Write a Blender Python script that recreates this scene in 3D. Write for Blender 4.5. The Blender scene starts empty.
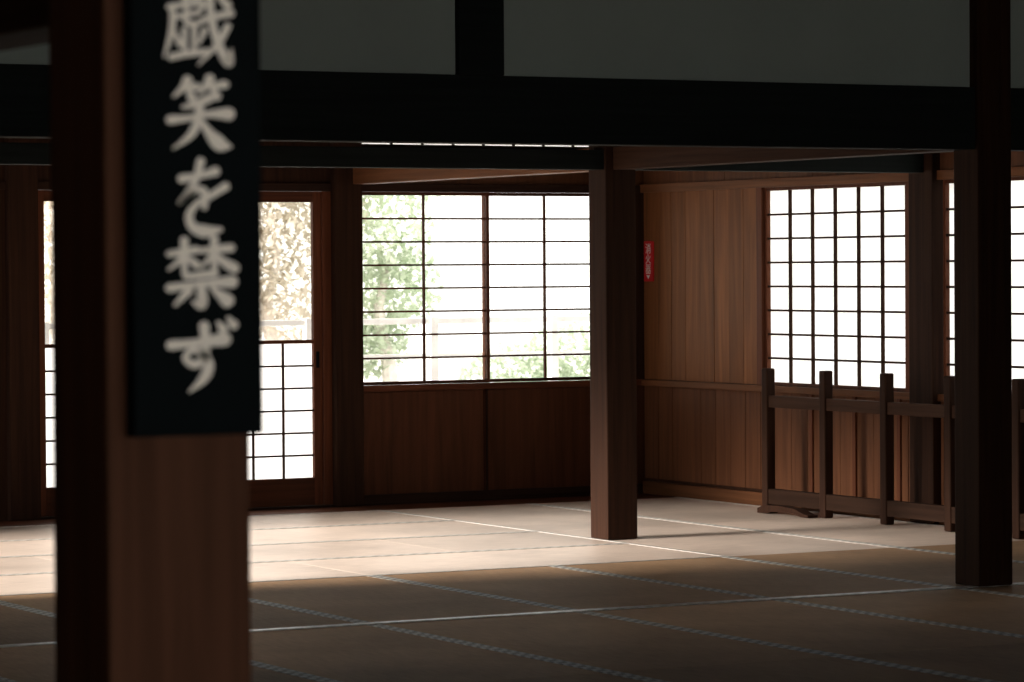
import bpy, bmesh, math, random
from mathutils import Matrix, Vector
random.seed(7)
S = bpy.context.scene
S.view_settings.view_transform = 'Standard'
S.view_settings.look = 'None'

# ------------------------------------------------------------ materials
def newmat(name):
    m = bpy.data.materials.new(name); m.use_nodes = True
    nt = m.node_tree
    b = nt.nodes['Principled BSDF']
    return m, nt, b

def wood(name, c1, c2, axis='Z', rough=0.55, var=0.35, fine=38, spec=0.35):
    m, nt, b = newmat(name)
    N = nt.nodes; L = nt.links
    tc = N.new('ShaderNodeTexCoord'); mp = N.new('ShaderNodeMapping')
    sc = {'Z': (fine, fine, 1.3), 'X': (1.3, fine, fine), 'Y': (fine, 1.3, fine)}[axis]
    mp.inputs['Scale'].default_value = sc
    geo = N.new('ShaderNodeNewGeometry')
    off = N.new('ShaderNodeVectorMath'); off.operation = 'ADD'
    mul = N.new('ShaderNodeMath'); mul.operation = 'MULTIPLY'; mul.inputs[1].default_value = 37.0
    L.new(geo.outputs['Random Per Island'], mul.inputs[0])
    L.new(tc.outputs['Object'], mp.inputs['Vector'])
    L.new(mp.outputs[0], off.inputs[0]); L.new(mul.outputs[0], off.inputs[1])
    no = N.new('ShaderNodeTexNoise'); no.inputs['Scale'].default_value = 1.0
    no.inputs['Detail'].default_value = 5; no.inputs['Distortion'].default_value = 0.6
    L.new(off.outputs[0], no.inputs['Vector'])
    cr = N.new('ShaderNodeValToRGB')
    cr.color_ramp.elements[0].position = 0.25; cr.color_ramp.elements[0].color = (*c1, 1)
    cr.color_ramp.elements[1].position = 0.78; cr.color_ramp.elements[1].color = (*c2, 1)
    L.new(no.outputs['Fac'], cr.inputs[0])
    hs = N.new('ShaderNodeHueSaturation')
    mr = N.new('ShaderNodeMapRange')
    mr.inputs['To Min'].default_value = 1 - var; mr.inputs['To Max'].default_value = 1 + var
    L.new(geo.outputs['Random Per Island'], mr.inputs['Value'])
    L.new(mr.outputs[0], hs.inputs['Value']); L.new(cr.outputs[0], hs.inputs['Color'])
    L.new(hs.outputs[0], b.inputs['Base Color'])
    b.inputs['Roughness'].default_value = rough
    b.inputs['Specular IOR Level'].default_value = spec
    b.inputs['Specular Tint'].default_value = (1, .84, .70, 1)
    bp = N.new('ShaderNodeBump'); bp.inputs['Strength'].default_value = 0.2; bp.inputs['Distance'].default_value = 0.004
    L.new(no.outputs['Fac'], bp.inputs['Height']); L.new(bp.outputs[0], b.inputs['Normal'])
    return m

def tatami(name, c, rough, spec, axis):
    m, nt, b = newmat(name); N = nt.nodes; L = nt.links
    tc = N.new('ShaderNodeTexCoord'); geo = N.new('ShaderNodeNewGeometry')
    mp = N.new('ShaderNodeMapping')
    mp.inputs['Scale'].default_value = (160, 8, 1) if axis == 'X' else (8, 160, 1)
    L.new(tc.outputs['Object'], mp.inputs[0])
    n1 = N.new('ShaderNodeTexNoise'); n1.inputs['Scale'].default_value = 1; n1.inputs['Detail'].default_value = 3
    L.new(mp.outputs[0], n1.inputs['Vector'])
    n2 = N.new('ShaderNodeTexNoise'); n2.inputs['Scale'].default_value = 1.4; n2.inputs['Detail'].default_value = 4
    L.new(tc.outputs['Object'], n2.inputs['Vector'])
    add = N.new('ShaderNodeMath'); add.operation = 'ADD'
    L.new(n1.outputs['Fac'], add.inputs[0]); L.new(n2.outputs['Fac'], add.inputs[1])
    cr = N.new('ShaderNodeValToRGB')
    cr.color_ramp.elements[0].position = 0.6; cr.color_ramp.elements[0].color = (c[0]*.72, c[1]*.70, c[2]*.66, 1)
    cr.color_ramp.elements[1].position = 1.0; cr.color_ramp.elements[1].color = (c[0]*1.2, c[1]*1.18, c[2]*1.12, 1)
    hf = N.new('ShaderNodeMath'); hf.operation = 'MULTIPLY'; hf.inputs[1].default_value = 0.8
    L.new(add.outputs[0], hf.inputs[0]); L.new(hf.outputs[0], cr.inputs[0])
    hs = N.new('ShaderNodeHueSaturation'); mr = N.new('ShaderNodeMapRange')
    mr.inputs['To Min'].default_value = .85; mr.inputs['To Max'].default_value = 1.15
    L.new(geo.outputs['Random Per Island'], mr.inputs['Value'])
    L.new(mr.outputs[0], hs.inputs['Value']); L.new(cr.outputs[0], hs.inputs['Color'])
    L.new(hs.outputs[0], b.inputs['Base Color'])
    b.inputs['Roughness'].default_value = rough
    b.inputs['Specular IOR Level'].default_value = spec
    b.inputs['Specular Tint'].default_value = (1, .78, .60, 1)
    bp = N.new('ShaderNodeBump'); bp.inputs['Strength'].default_value = .3; bp.inputs['Distance'].default_value = .002
    L.new(n1.outputs['Fac'], bp.inputs['Height']); L.new(bp.outputs[0], b.inputs['Normal'])
    return m

def heri(name, ca, cb, rough):
    m, nt, b = newmat(name); N = nt.nodes; L = nt.links
    tc = N.new('ShaderNodeTexCoord'); ck = N.new('ShaderNodeTexChecker')
    ck.inputs['Scale'].default_value = 28
    ck.inputs['Color1'].default_value = (*ca, 1); ck.inputs['Color2'].default_value = (*cb, 1)
    L.new(tc.outputs['Object'], ck.inputs['Vector']); L.new(ck.outputs[0], b.inputs['Base Color'])
    b.inputs['Roughness'].default_value = rough
    return m

def plain(name, c, rough=.6, noise=.12, scale=6, spec=.3):
    m, nt, b = newmat(name); N = nt.nodes; L = nt.links
    tc = N.new('ShaderNodeTexCoord'); no = N.new('ShaderNodeTexNoise')
    no.inputs['Scale'].default_value = scale; no.inputs['Detail'].default_value = 6
    L.new(tc.outputs['Object'], no.inputs['Vector'])
    cr = N.new('ShaderNodeValToRGB')
    cr.color_ramp.elements[0].position = .3; cr.color_ramp.elements[1].position = .7
    cr.color_ramp.elements[0].color = (*[v*(1-noise) for v in c], 1)
    cr.color_ramp.elements[1].color = (*[min(1, v*(1+noise)) for v in c], 1)
    L.new(no.outputs['Fac'], cr.inputs[0]); L.new(cr.outputs[0], b.inputs['Base Color'])
    b.inputs['Roughness'].default_value = rough
    b.inputs['Specular IOR Level'].default_value = spec
    return m

def sheet(name, ca, cb, dfac, scale=3):   # translucent sheet: paper or leaves
    m, nt, b = newmat(name); N = nt.nodes; L = nt.links
    tr = N.new('ShaderNodeBsdfTranslucent'); df = N.new('ShaderNodeBsdfDiffuse'); mx = N.new('ShaderNodeMixShader')
    tc = N.new('ShaderNodeTexCoord')
    no = N.new('ShaderNodeTexNoise'); no.inputs['Scale'].default_value = scale
    L.new(tc.outputs['Object'], no.inputs['Vector'])
    cr = N.new('ShaderNodeValToRGB')
    cr.color_ramp.elements[0].position = .3; cr.color_ramp.elements[1].position = .7
    cr.color_ramp.elements[0].color = (*ca, 1); cr.color_ramp.elements[1].color = (*cb, 1)
    L.new(no.outputs['Fac'], cr.inputs[0]); L.new(cr.outputs[0], tr.inputs[0]); L.new(cr.outputs[0], df.inputs[0])
    mx.inputs[0].default_value = dfac
    L.new(tr.outputs[0], mx.inputs[1]); L.new(df.outputs[0], mx.inputs[2])
    L.new(mx.outputs[0], N['Material Output'].inputs[0])
    return m

def glass(name):
    m, nt, b = newmat(name); N = nt.nodes; L = nt.links
    tr = N.new('ShaderNodeBsdfTransparent'); tr.inputs[0].default_value = (.96, .97, .96, 1)
    gl = N.new('ShaderNodeBsdfGlossy'); gl.inputs['Roughness'].default_value = .03
    fr = N.new('ShaderNodeFresnel'); fr.inputs[0].default_value = 1.3
    mx = N.new('ShaderNodeMixShader')
    L.new(fr.outputs[0], mx.inputs[0]); L.new(tr.outputs[0], mx.inputs[1]); L.new(gl.outputs[0], mx.inputs[2])
    L.new(mx.outputs[0], N['Material Output'].inputs[0])
    return m

DZ = wood('dark_wood_z', (.018, .0085, .006), (.042, .019, .011), 'Z', .7, .2, spec=.08)
DX = wood('dark_wood_x', (.016, .008, .006), (.038, .018, .012), 'X', .7, spec=.1)
DY = wood('dark_wood_y', (.022, .010, .006), (.048, .023, .014), 'Y', .7, spec=.1)
KX = wood('black_beam_wood', (.010, .013, .013), (.016, .020, .020), 'X', .8, spec=.08)
RZ = wood('red_wood_z', (.060, .019, .009), (.145, .046, .021), 'Z', .6, spec=.15)
RX = wood('red_wood_x', (.055, .018, .009), (.13, .041, .019), 'X', .6, spec=.15)
BZ = wood('board_wood_z', (.120, .046, .018), (.275, .108, .040), 'Z', .6, .15, 20, .15)
BY = wood('rail_wood_y', (.10, .040, .017), (.20, .080, .034), 'Y', .6, spec=.15)
VZ = wood('lower_board_wood_z', (.072, .028, .013), (.145, .057, .026), 'Z', .6, .15, 20, .15)
WZ = wood('wainscot_wood_z', (.052, .018, .009), (.108, .038, .018), 'Z', .6, .12, 24, .15)
FZ = wood('pillar_wood_z', (.048, .020, .011), (.092, .040, .023), 'Z', .65, spec=.1)
BLK = plain('black_lacquer', (.002, .0045, .0055), .75, spec=.08)
INK = plain('sign_white_paint', (1.0, .97, .88), .6, 0)
PLA = plain('plaster', (.33, .385, .35), .9, .05, 3)
PAP = sheet('shoji_paper', (.92, .92, .91), (.98, .98, .97), .15)
GLS = glass('window_glass')
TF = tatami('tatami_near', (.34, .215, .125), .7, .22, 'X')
TB = tatami('tatami_far_lit', (.66, .55, .48), .42, .6, 'Y')  # brightness of the sunlit band and its sheen put into the base colour
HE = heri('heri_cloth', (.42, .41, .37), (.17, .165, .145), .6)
HF = heri('heri_cloth_far_lit', (.60, .56, .51), (.42, .39, .35), .5)  # lighter copy of the border cloth, painted as washed out by the light
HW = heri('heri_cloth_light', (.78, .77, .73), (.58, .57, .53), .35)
RED = plain('red_enamel', (.55, .015, .02), .35)
WHT = plain('white_enamel', (.8, .8, .78), .4)
GRV = plain('gravel', (.72, .71, .69), .95, .08, 40)
PALE = plain('hazed_pale_timber', (.82, .80, .78), .8)  # pale wood, whitened further to paint in the outdoor haze
LEAF = sheet('leaf', (.60, .68, .54), (.78, .83, .72), .5, 1.0)  # green paled in the colour to stand in for haze and glare
LEAFR = sheet('leaf_tan_hazed', (.62, .58, .49), (.90, .83, .77), .5, .8)  # tan foliage, haze and glare painted into its pale colour
BARK = plain('bark', (.65, .60, .55), .9, .2, 12)

# ------------------------------------------------------------ builder
class B:
    def __init__(s, name):
        s.name = name; s.bm = bmesh.new(); s.mats = []
    def mi(s, m):
        if m not in s.mats: s.mats.append(m)
        return s.mats.index(m)
    def box(s, x0, x1, y0, y1, z0, z1, m, bev=0.0):
        t = bmesh.new()
        bmesh.ops.create_cube(t, size=1)
        for v in t.verts:
            v.co = Vector((x0+(v.co.x+.5)*(x1-x0), y0+(v.co.y+.5)*(y1-y0), z0+(v.co.z+.5)*(z1-z0)))
        if bev: bmesh.ops.bevel(t, geom=t.edges[:], offset=bev, segments=2, affect='EDGES', profile=.6)
        s.add(t, m)
    def add(s, t, m):
        i = s.mi(m)
        vm = {}
        for v in t.verts: vm[v] = s.bm.verts.new(v.co)
        for f in t.faces:
            nf = s.bm.faces.new([vm[v] for v in f.verts]); nf.material_index = i
        t.free()
    def obj(s, parent=None):
        me = bpy.data.meshes.new(s.name); s.bm.normal_update(); s.bm.to_mesh(me); s.bm.free()
        for m in s.mats: me.materials.append(m)
        o = bpy.data.objects.new(s.name, me); S.collection.objects.link(o)
        if parent: o.parent = parent
        return o

XR, YB = 11.2, 18.88     # right wall face, back wall face
PW = .185
CZ = 3.3                 # ceiling

# ------------------------------------------------------------ floor + ceiling
b = B('floor'); b.box(-3.2, XR+.15, -4.2, YB+.15, -.30, -.065, DX); b.obj()
b = B('ceiling')
b.box(-3.2, XR+1.0, -4.2, 12.5, CZ, CZ+.12, DX)
b.box(2.7, XR+1.0, 12.5, YB+1.0, CZ, CZ+.12, DX)
for i in range(24):
    y = -3.6+i*.95
    b.box((-3.0 if y < 12.3 else 3.7), XR, y, y+.05, CZ-.05, CZ, DX)
b.obj()

hw = .032
def mat_x(b, x0, x1, y0, y1, m):
    g = .002
    b.box(x0+g, x1-g, y0+hw, y1-hw, -.06, 0, m)
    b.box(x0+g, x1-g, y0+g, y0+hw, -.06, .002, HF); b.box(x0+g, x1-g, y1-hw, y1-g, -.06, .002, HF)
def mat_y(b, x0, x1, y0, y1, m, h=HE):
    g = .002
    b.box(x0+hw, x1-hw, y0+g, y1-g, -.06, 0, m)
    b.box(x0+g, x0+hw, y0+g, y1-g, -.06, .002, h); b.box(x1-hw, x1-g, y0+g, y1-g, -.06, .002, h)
W = .98
xs = [9.07-W*i for i in range(0, 13)]
NR = ((10.57, 12.50), (8.61, 10.57), (6.65, 8.61), (4.69, 6.65), (2.73, 4.69), (.77, 2.73), (-1.19, .77), (-3.15, -1.19))
b = B('tatami_mats')
for i in range(12):
    x1, x0 = xs[i], xs[i+1]
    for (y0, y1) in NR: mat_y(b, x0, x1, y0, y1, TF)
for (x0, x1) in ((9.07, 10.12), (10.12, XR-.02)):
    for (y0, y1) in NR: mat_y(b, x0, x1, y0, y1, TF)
b.obj()
b = B('tatami_mats')
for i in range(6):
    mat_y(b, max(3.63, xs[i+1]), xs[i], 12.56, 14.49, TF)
rows = [14.49, 15.47, 16.45, 17.43, 18.41]
for r in range(4):
    y0, y1 = rows[r], rows[r+1]
    x = 9.07
    first = 1.96 if r % 2 == 0 else .98
    while x > 3.7:
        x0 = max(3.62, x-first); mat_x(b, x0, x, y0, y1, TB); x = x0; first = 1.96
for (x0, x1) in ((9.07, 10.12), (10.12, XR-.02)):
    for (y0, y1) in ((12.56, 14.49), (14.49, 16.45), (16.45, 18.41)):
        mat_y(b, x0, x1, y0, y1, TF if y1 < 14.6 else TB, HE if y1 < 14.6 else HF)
b.obj()
b = B('trim_6')
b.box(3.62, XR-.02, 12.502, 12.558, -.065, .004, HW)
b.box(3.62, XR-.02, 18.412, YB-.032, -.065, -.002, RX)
b.box(6.9, XR+.12, YB-.03, YB+.14, -.1, .01, DX)
b.obj()

# ------------------------------------------------------------ pillars
def pillar(x, y, w=PW, z1=CZ, m=DZ, name='wooden_pillar'):
    b = B(name); b.box(x, x+w, y, y+w, 0.003, z1, m, .008); return b.obj()
pillar(9.085, 15.68); pillar(9.160, 12.48, .187)
pillar(8.995, YB-.06, .19, 2.5); pillar(6.9, YB-.06, .185, 2.5)
pillar(XR-.05, 15.62, .23, 2.5)
pillar(1.714, 4.30, .211, CZ, FZ)

# ------------------------------------------------------------ beams
b = B('trim_1')
b.box(1.9, XR, 12.50, 12.66, 1.97, 2.25, KX, .006)
b.obj()
b = B('trim_2')
b.box(3.6, XR, 15.70, 15.83, 1.97, 2.075, KX, .004)
b.obj()
b = B('trim_3')
b.box(9.13, 9.26, 12.68, 15.69, 1.97, 2.09, DY, .004)
b.box(9.12, 9.25, 15.87, YB, 1.97, 2.09, BY, .004)  # same beam line, its lit look put into a lighter wood colour
b.obj()
b = B('trim_4')
b.box(1.75, 1.89, 4.515, 12.5, 1.80, 1.98, DY, .004)
b.obj()

b = B('wall_upper')
b.box(1.9, XR, 12.54, 12.62, 2.25, CZ, PLA)
b.box(6.55, 6.76, 12.50, 12.66, 2.25, CZ, KX, .004)
b.box(9.17, 9.26, 12.49, 12.54, 2.25, CZ, KX)
b.box(3.9, 4.1, 12.50, 12.66, 2.25, CZ, KX, .004)
b.obj()

# ------------------------------------------------------------ back wall
b = B('wall_back')
b.box(9.0, XR+.12, YB+.03, YB+.11, -.1, .70, WZ)
x = 9.185
for w_ in (.87, .87, .25):
    x1 = min(x+w_, XR); b.box(x+.006, x1-.006, YB+.012, YB+.035, .06, .69, WZ); x = x1
b.box(9.18, XR, YB-.01, YB+.04, .01, .06, DX)
b.box(9.18, XR, YB-.02, YB+.06, .695, .733, RX, .003)
b.box(10.065, 10.077, YB, YB+.04, .06, .70, DZ)
b.box(10.96, XR+.12, YB, YB+.1, .733, 1.93, DZ)
b.obj()
b = B('wall_back'); b.box(3.4, 6.92, YB, YB+.12, -.1, 1.925, DZ); b.obj()
b = B('wall_back')
b.box(3.4, XR+.12, YB-.02, YB+.12, 1.927, 1.975, DX, .003)
b.box(9.18, XR+.12, YB, YB+.10, 1.975, 2.2, VZ)
b.box(3.4, 9.18, YB, YB+.10, 1.975, 2.2, DZ)
b.box(3.4, 9.2, YB, YB+.10, 2.2, CZ, DZ)
b.box(10.96, XR+.12, YB, YB+.10, 2.2, CZ, DZ)
b.box(9.2, 10.96, YB, YB+.10, 2.5, CZ, DZ)
b.obj()

def lattice_y(b, x0, x1, z0, z1, nx, nz, y, fr, fm, bm_, t=.014, depth=.02, pane=None):
    b.box(x0, x0+fr, y, y+.032, z0, z1, fm, .002); b.box(x1-fr, x1, y, y+.032, z0, z1, fm, .002)
    b.box(x0+fr, x1-fr, y, y+.032, z0, z0+fr, fm, .002); b.box(x0+fr, x1-fr, y, y+.032, z1-fr, z1, fm, .002)
    X0, X1, Z0, Z1 = x0+fr, x1-fr, z0+fr, z1-fr
    for i in range(1, nx):
        c = X0+(X1-X0)*i/nx; b.box(c-t/2, c+t/2, y+.004, y+.004+depth, Z0, Z1, bm_)
    for i in range(1, nz):
        c = Z0+(Z1-Z0)*i/nz; b.box(X0, X1, y+.007, y+.007+depth, c-t/2, c+t/2, bm_)
    if pane: b.box(X0, X1, y+.028, y+.030, Z0, Z1, pane)
def lattice_x(b, y0, y1, z0, z1, ny, nz, x, fr, fm, bm_, t=.014, depth=.02, pane=None):
    b.box(x, x+.032, y0, y0+fr, z0, z1, fm, .002); b.box(x, x+.032, y1-fr, y1, z0, z1, fm, .002)
    b.box(x, x+.032, y0+fr, y1-fr, z0, z0+fr, fm, .002); b.box(x, x+.032, y0+fr, y1-fr, z1-fr, z1, fm, .002)
    Y0, Y1, Z0, Z1 = y0+fr, y1-fr, z0+fr, z1-fr
    for i in range(1, ny):
        c = Y0+(Y1-Y0)*i/ny; b.box(x+.004, x+.004+depth, c-t/2, c+t/2, Z0, Z1, bm_)
    for i in range(1, nz):
        c = Z0+(Z1-Z0)*i/nz; b.box(x+.007, x+.007+depth, Y0, Y1, c-t/2, c+t/2, bm_)
    if pane:
        t_ = bmesh.new()
        t_.faces.new([t_.verts.new(p) for p in ((x+.029, Y0, Z0), (x+.029, Y1, Z0), (x+.029, Y1, Z1), (x+.029, Y0, Z1))]); b.add(t_, pane)

b = B('window_1'); lattice_y(b, 9.185, 10.10, .735, 1.925, 2, 8, YB+.01, .02, RX, RX, .012, .02, GLS); b.obj()
b = B('window_2'); lattice_y(b, 10.08, 10.96, .735, 1.925, 2, 8, YB+.045, .02, RX, RX, .012, .02, GLS); b.obj()
b = B('window_3'); lattice_y(b, 9.2, 10.96, 2.2, 2.5, 8, 1, YB+.03, .02, DX, DX, .012, .02, PAP); b.obj()

def door(name, x0, x1):
    b = B(name); y = YB+.01; f = .055
    b.box(x0, x0+f, y, y+.035, .012, 1.925, RZ, .003); b.box(x1-f, x1, y, y+.035, .012, 1.925, RZ, .003)
    b.box(x0+f, x1-f, y, y+.035, 1.86, 1.925, RX, .003)
    b.box(x0+f, x1-f, y, y+.035, .012, .18, RX, .003)
    b.box(x0+f, x1-f, y, y+.035, 1.0, 1.022, RX, .002)
    X0, X1 = x0+f, x1-f
    for i in range(1, 4):
        c = X0+(X1-X0)*i/4; b.box(c-.006, c+.006, y+.006, y+.022, .18, 1.0, DZ)
    for i in range(1, 6):
        c = .18+.82*i/6; b.box(X0, X1, y+.008, y+.024, c-.006, c+.006, DX)
    t_ = bmesh.new()
    t_.faces.new([t_.verts.new(p) for p in ((X0, y+.029, .18), (X1, y+.029, .18), (X1, y+.029, 1.0), (X0, y+.029, 1.0))]); b.add(t_, PAP)
    b.box(X0, X1, y+.028, y+.030, 1.022, 1.86, GLS)
    b.box(x1-.04, x1-.018, y-.003, y+.01, .85, .95, BLK, .002)
    b.obj()
door('door_1', 7.09, 8.04); door('door_2', 8.02, 8.935)
b = B('trim_5'); b.box(8.937, 8.993, YB-.01, YB+.06, .012, 1.925, RZ, .003); b.obj()

# ------------------------------------------------------------ right wall
b = B('wall_right')
def boards(y0, y1, z0, z1, m, w=.17):
    n = max(1, round((y1-y0)/w)); st = (y1-y0)/n
    for i in range(n):
        o = random.uniform(0, .004)
        b.box(XR+.004+o, XR+.03, y0+i*st+.002, y0+(i+1)*st-.002, z0, z1, m)
b.box(XR+.03, XR+.10, 17.46, YB+.1, -.1, CZ, DZ)
b.box(XR+.03, XR+.10, -4.2, 12.5, -.1, CZ, DZ)
b.box(XR+.03, XR+.10, 12.5, 17.46, -.1, .70, DZ)
b.box(XR+.03, XR+.10, 12.5, 17.46, 2.5, CZ, DZ)
boards(17.50, 18.86, .735, 1.93, BZ); boards(12.5, 18.86, .10, .69, VZ)
boards(12.5, 18.86, 1.98, 2.2, VZ, .5)
b.box(XR-.012, XR+.05, 12.5, 18.86, 0, .08, BY, .003)
b.box(XR-.018, XR+.06, 12.5, 18.86, .692, .732, BY, .003)
b.box(XR-.018, XR+.10, 12.5, 18.86, 1.928, 1.98, BY, .003)
b.box(XR-.01, XR+.06, 17.44, 17.50, .732, 1.928, RZ, .003)
for yy in (17.42, 16.9, 16.45, 16.0, 15.3, 14.9, 14.5, 14.1):
    b.box(XR-.008, XR+.03, yy, yy+.03, .08, .692, RZ, .002)
b.box(XR+.002, XR+.10, 12.5, 14.05, .732, 2.5, BZ)
b.obj()
b = B('window_4'); lattice_x(b, 15.95, 17.435, .733, 1.927, 6, 8, XR+.01, .02, RZ, DZ, .013, .02, PAP); b.obj()
b = B('window_5'); lattice_x(b, 14.06, 15.60, .733, 1.927, 6, 8, XR+.01, .02, RZ, DZ, .013, .02, PAP); b.obj()
b = B('window_6'); lattice_x(b, 15.95, 17.435, 2.2, 2.5, 8, 1, XR+.03, .02, DZ, DZ, .012, .02, PAP); b.obj()
b = B('window_7'); lattice_x(b, 14.06, 15.60, 2.2, 2.5, 8, 1, XR+.03, .02, DZ, DZ, .012, .02, PAP); b.obj()
b = B('trim_7'); b.box(XR-.005, XR+.10, 15.852, 15.948, .733, 1.927, RZ, .003); b.obj()

b = B('wall_side')  # unseen wall, added with an opening that shapes the sun patch on the mats
b.box(3.45, 3.6, 12.5, 14.5, -.1, CZ, DZ)
b.box(3.45, 3.6, 14.5, YB-.02, 2.10, CZ, DZ)
b.box(3.45, 3.6, 17.9, YB-.02, -.1, 2.10, DZ)
b.obj()
b = B('wall_partition'); b.box(-3.2, 3.45, 12.58, 12.68, -.1, CZ, DZ); b.obj()
b = B('wall_left'); b.box(-3.2, -3.05, -4.2, 12.5, -.1, CZ, DZ); b.obj()
b = B('wall_rear')  # unseen wall, its opening sized to light the near pillar, sign and plaster
b.box(-3.05, XR, -4.2, -4.05, 2.6, CZ, DZ)
b.box(6.6, XR, -4.2, -4.05, -.1, 2.6, DZ)
b.obj()

# ------------------------------------------------------------ low fence
b = B('low_wooden_fence')
fx = 10.95
for yy in [17.0-.61*k for k in range(7)]:
    b.box(fx-.030, fx+.030, yy-.030, yy+.030, .003, .85, DZ, .009)
yl = 17.0-.61*6
b.box(fx-.018, fx+.018, yl, 17.0, .62, .69, DY, .004)
b.box(fx-.022, fx+.022, yl, 17.0, .05, .14, DY, .004)
for yy in (16.97, yl+.5):      # curved feet beside the end posts
    t = bmesh.new()
    prof = [(0, .003), (0, .03), (.06, .05), (.24, .055), (.40, .045), (.50, .02), (.54, .018), (.54, .003), (.46, .003), (.38, .018), (.16, .018), (.10, .003)]
    a = [t.verts.new((10.85, yy-p[0], p[1])) for p in prof]; c = [t.verts.new((10.918, yy-p[0], p[1])) for p in prof]
    t.faces.new(a); t.faces.new(c[::-1])
    for k in range(len(prof)):
        k2 = (k+1) % len(prof); t.faces.new([a[k2], a[k], c[k], c[k2]])
    bmesh.ops.recalc_face_normals(t, faces=t.faces[:])
    b.add(t, DZ)
b.obj()

# ------------------------------------------------------------ calligraphy sign
G = {}
G['gi'] = [
 [(.30,-.02,.09),(.30,.12,.08)], [(.30,.06,.06),(.52,.03,.07)], [(.06,.19,.08),(.3,.15,.07),(.58,.12,.09),(.53,.22,.05)],
 [(.11,.18,.08),(.10,.5,.09),(-.02,.88,.03)], [(.19,.32,.07),(.52,.25,.07)], [(.33,.18,.07),(.33,.40,.09),(.54,.40,.06)],
 [(.29,.5,.08),(.29,.83,.07)], [(.44,.48,.08),(.43,.82,.07)], [(.15,.56,.06),(.22,.70,.09)], [(.60,.50,.08),(.51,.68,.05)], [(.08,.89,.09),(.3,.84,.09),(.62,.80,.09)],
 [(.57,.36,.08),(.78,.30,.09),(1.0,.25,.11)], [(.68,-.04,.11),(.70,.3,.11),(.79,.65,.12),(.96,.94,.14),(1.01,.76,.03)],
 [(.95,.44,.10),(.80,.68,.09),(.50,.98,.03)], [(.82,.03,.07),(.95,.14,.12)]]
G['sho'] = [
 [(.30,.00,.13),(.21,.12,.09),(.06,.24,.03)], [(.22,.12,.06),(.46,.09,.10)], [(.31,.13,.07),(.37,.25,.12)],
 [(.68,-.03,.13),(.60,.09,.09),(.48,.20,.03)], [(.62,.09,.06),(.94,.05,.11)], [(.72,.10,.07),(.79,.22,.13)],
 [(.68,.25,.12),(.45,.34,.10),(.22,.39,.05)], [(.0,.58,.12),(.3,.55,.08),(.65,.49,.09),(1.0,.48,.17)],
 [(.50,.34,.12),(.48,.56,.13),(.34,.80,.10),(.04,1.0,.02)], [(.50,.55,.06),(.66,.76,.13),(.84,.92,.20),(1.04,.96,.03)]]
G['wo'] = [
 [(.12,.23,.12),(.45,.19,.09),(.80,.12,.13)], [(.50,-.02,.12),(.42,.2,.11),(.26,.42,.10),(.06,.58,.06),(.28,.45,.06),(.46,.38,.09),(.58,.45,.13),(.57,.64,.08)],
 [(1.0,.34,.12),(.75,.45,.10),(.42,.59,.09),(.26,.76,.12),(.34,.93,.14),(.6,.99,.17),(.90,.96,.06)]]
G['kin'] = [
 [(.0,.18,.08),(.43,.12,.10)], [(.24,-.02,.11),(.24,.47,.08)], [(.22,.18,.08),(.14,.3,.07),(-.02,.42,.03)], [(.27,.22,.06),(.42,.34,.11)],
 [(.5,.13,.07),(.99,.09,.11)], [(.72,-.04,.11),(.72,.47,.08)], [(.70,.16,.08),(.62,.28,.07),(.48,.40,.03)], [(.75,.18,.06),(.86,.3,.11),(1.04,.40,.14)],
 [(.26,.53,.08),(.72,.48,.11)], [(.0,.70,.11),(.5,.64,.08),(1.0,.61,.16)], [(.5,.64,.11),(.51,.94,.15),(.36,.92,.03)], [(.3,.74,.12),(.08,.96,.04)], [(.68,.71,.06),(.92,.90,.18)]]
G['zu'] = [
 [(-.02,.30,.12),(.4,.27,.10),(.88,.22,.17)], [(.54,.02,.13),(.56,.3,.12),(.52,.52,.11),(.36,.60,.10),(.22,.50,.08),(.33,.38,.08),(.52,.44,.09),(.61,.62,.14),(.52,.82,.12),(.28,1.02,.02)],
 [(.78,-.03,.05),(.86,.06,.12)], [(.95,-.10,.05),(1.04,.0,.12)]]
def cat(P, n=8):
    if len(P) == 2: return [tuple(P[0][k]+(P[1][k]-P[0][k])*i/n for k in range(3)) for i in range(n+1)]
    Q = [P[0]]+P+[P[-1]]; out = []
    for i in range(1, len(Q)-2):
        p0, p1, p2, p3 = Q[i-1:i+3]
        for j in range(n):
            t = j/n
            out.append(tuple(.5*((2*p1[k])+(-p0[k]+p2[k])*t+(2*p0[k]-5*p1[k]+4*p2[k]-p3[k])*t*t+(-p0[k]+3*p1[k]-3*p2[k]+p3[k])*t**3) for k in range(3)))
    out.append(P[-1]); return out
BOLD = {'gi': 1.1, 'sho': 1.22, 'wo': 1.35, 'kin': 1.18, 'zu': 1.3}
def glyph(b, key, xl, zt, w, h, y, m):
    for si, st in enumerate(G[key]):
        P = cat(st); t = bmesh.new(); yy = y-.00006*si
        A = []; C = []; k_ = BOLD[key]
        for i, p in enumerate(P):
            q0 = P[max(0, i-1)]; q1 = P[min(len(P)-1, i+1)]
            d = Vector(((q1[0]-q0[0])*w, -(q1[1]-q0[1])*h)).normalized()
            n = Vector((-d.y, d.x)); r = max(.012, p[2])*.5*w*k_
            c = Vector((xl+p[0]*w, zt-p[1]*h))
            A.append(t.verts.new((c.x+n.x*r, yy, c.y+n.y*r))); C.append(t.verts.new((c.x-n.x*r, yy, c.y-n.y*r)))
        for i in range(len(P)-1): t.faces.new([A[i], A[i+1], C[i+1], C[i]])
        for p in (P[0], P[-1]):
            r = max(.012, p[2])*.5*w*1.08*k_; cx = xl+p[0]*w; cz = zt-p[1]*h
            t.faces.new([t.verts.new((cx+r*math.cos(a*math.pi/7), yy-.00003, cz+r*.9*math.sin(a*math.pi/7))) for a in range(14)])
        b.add(t, m)
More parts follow.
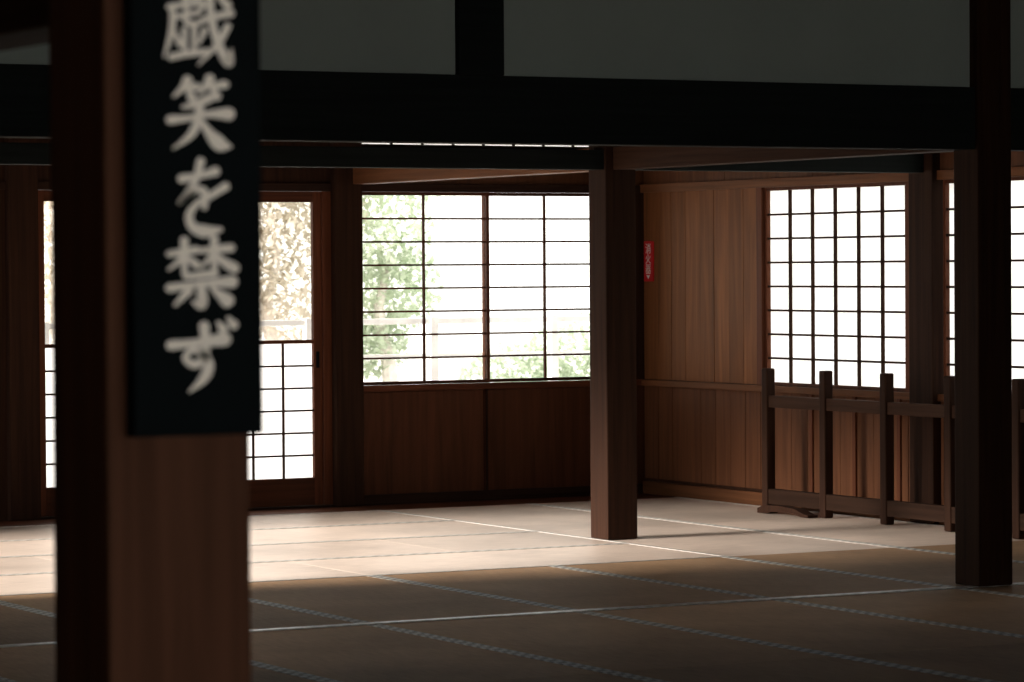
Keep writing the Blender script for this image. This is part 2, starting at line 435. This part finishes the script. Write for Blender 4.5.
e = bpy.data.objects.new('hanging_sign_board', None); S.collection.objects.link(e)
b = B('board'); b.box(1.740, 1.929, 4.266, 4.298, 1.226, 2.05, BLK, .003); b.obj(e)
b = B('calligraphy')
sc = 747.
for key, px0, px1, y0, y1 in (('gi', 168, 234, -8, 64), ('sho', 172, 231, 79, 148), ('wo', 177, 227, 162, 232), ('kin', 170, 233, 242, 308), ('zu', 172, 232, 326, 392)):
    glyph(b, key, 1.8385+(px0-201)/sc*1.13, 1.45+(270.5-y0)/sc, (px1-px0)/sc*1.08, (y1-y0)/sc, 4.2652, INK)
b.obj(e)
def txt(ch, x, y, z, size, parent, mat, rot, off=.0, ext=.0006):
    cu = bpy.data.curves.new('character', 'FONT'); cu.body = ch; cu.size = size
    cu.align_x = 'CENTER'; cu.align_y = 'CENTER'; cu.extrude = ext; cu.offset = off
    cu.materials.append(mat)
    o = bpy.data.objects.new('character', cu); S.collection.objects.link(o)
    o.location = (x, y, z); o.rotation_euler = rot; o.parent = parent
e = bpy.data.objects.new('fire_extinguisher_sign', None); S.collection.objects.link(e)
b = B('plate'); b.box(XR-.006, XR+.003, 18.725, 18.84, 1.36, 1.617, RED, .002); b.obj(e)
for ch, z in zip('消火器', (1.565, 1.50, 1.435)):
    txt(ch, XR-.0075, 18.783, z, .07, e, WHT, (math.pi/2, 0, -math.pi/2))
b = B('arrow')
t = bmesh.new(); t.faces.new([t.verts.new(p) for p in ((XR-.0075, 18.805, 1.40), (XR-.0075, 18.783, 1.375), (XR-.0075, 18.76, 1.40))]); b.add(t, WHT); b.obj(e)

# ------------------------------------------------------------ exterior
b = B('ground_gravel'); b.box(-60, 120, -60, 120, -.75, -.6, GRV); b.obj()
b = B('veranda_railing')
b.box(4, 14, 19.05, 21.2, -.4, -.12, PALE)
for xx in range(11): b.box(4.1+xx*.95, 4.16+xx*.95, 20.97, 21.03, -.12, 1.12, PALE, .006)
b.box(4, 14, 20.98, 21.02, 1.07, 1.11, PALE, .006); b.box(4, 14, 20.985, 21.015, .83, .865, PALE, .005)
b.box(4, 14, 20.98, 21.02, .1, .15, PALE, .005)
b.obj()
def tree(name, x, y, z, blobs, n, leafm, k=1.8, trunk=True):
    b = B(name)
    if trunk:
        t = bmesh.new()
        prev = None; segs = 9
        for q in range(7):
            zz = -.6+(z+.6)*q/6; r = .14*(1-q/9); ox = .1*math.sin(q*1.3)
            ring = [t.verts.new((x+ox+r*math.cos(a*2*math.pi/segs), y+r*math.sin(a*2*math.pi/segs), zz)) for a in range(segs)]
            if prev:
                for a in range(segs): t.faces.new([prev[a], prev[(a+1) % segs], ring[(a+1) % segs], ring[a]])
            prev = ring
        b.add(t, BARK)
    t = bmesh.new()
    for (bx, by, bz, rx, rz) in blobs:
        for i in range(n):
            while True:
                v = Vector((random.uniform(-1, 1), random.uniform(-1, 1), random.uniform(-1, 1)))
                if v.length < 1: break
            c = Vector((x+(bx+v.x*rx)*k, y+(by+v.y*rx)*k, z+(bz+v.z*rz)*k))
            if c.z < -.55: continue
            d = Vector((random.gauss(0, 1), random.gauss(0, 1), random.gauss(0, .6))).normalized()
            u = d.cross(Vector((0, 0, 1))).normalized()
            s = random.uniform(.03, .06)*k
            t.faces.new([t.verts.new(c-d*s), t.verts.new(c+u*s*.45), t.verts.new(c+d*s), t.verts.new(c-u*s*.45)])
    b.add(t, leafm)
    return b.obj()
tree('garden_tree', 20.6, 45.2, 1.8, [(-.4, 0, .1, .7, .7), (.3, .2, .3, .6, .6), (.0, .3, -.6, .7, .5), (-.9, .2, .3, .7, .7), (-.3, .4, .9, .8, .5)], 2600, LEAFR)
tree('garden_tree', 22.5, 45.4, 1.7, [(-.1, 0, .2, .5, .45), (.15, .2, -.3, .45, .4), (.3, 0, .8, .7, .4), (-.1, .2, -.75, .4, .3)], 1700, LEAF)
tree('garden_tree', 17.2, 45.0, 1.8, [(-.3, 0, .1, .7, .8), (.3, .2, -.2, .8, .7), (.3, .2, .6, .8, .6)], 2600, LEAFR)
tree('garden_shrub', 25.9, 45.6, -.3, [(-.6, 0, 0, .5, .35), (.1, .2, .1, .5, .5), (.7, 0, .3, .6, .6)], 1700, LEAF, 1.8, False)

# ------------------------------------------------------------ light
w = bpy.data.worlds.new('sky'); S.world = w; w.use_nodes = True
bg = w.node_tree.nodes['Background']; bg.inputs[0].default_value = (1, .955, .90, 1); bg.inputs[1].default_value = 2.6
su = bpy.data.lights.new('sun', 'SUN'); su.energy = 14; su.angle = math.radians(15); su.color = (1, .92, .85)
so = bpy.data.objects.new('sun', su); S.collection.objects.link(so)
d = Vector((math.cos(math.radians(1.5)), -math.sin(math.radians(1.5)), -math.tan(math.radians(18)))).normalized()
so.rotation_euler = d.to_track_quat('-Z', 'Y').to_euler(); so.location = (-5, 16, 6)

# ------------------------------------------------------------ camera
ca = bpy.data.cameras.new('camera'); ca.lens = 120.1; ca.sensor_width = 36
ca.dof.use_dof = True; ca.dof.focus_distance = 17.0; ca.dof.aperture_fstop = 8
ca.clip_end = 300
co = bpy.data.objects.new('camera', ca); S.collection.objects.link(co)
co.matrix_world = Matrix.Translation((0, 0, 1.45)) @ Matrix.Rotation(math.radians(-28.5), 4, 'Z') @ Matrix.Rotation(math.radians(90-1.22), 4, 'X') @ Matrix.Rotation(math.radians(-.37), 4, 'Z')
S.camera = co
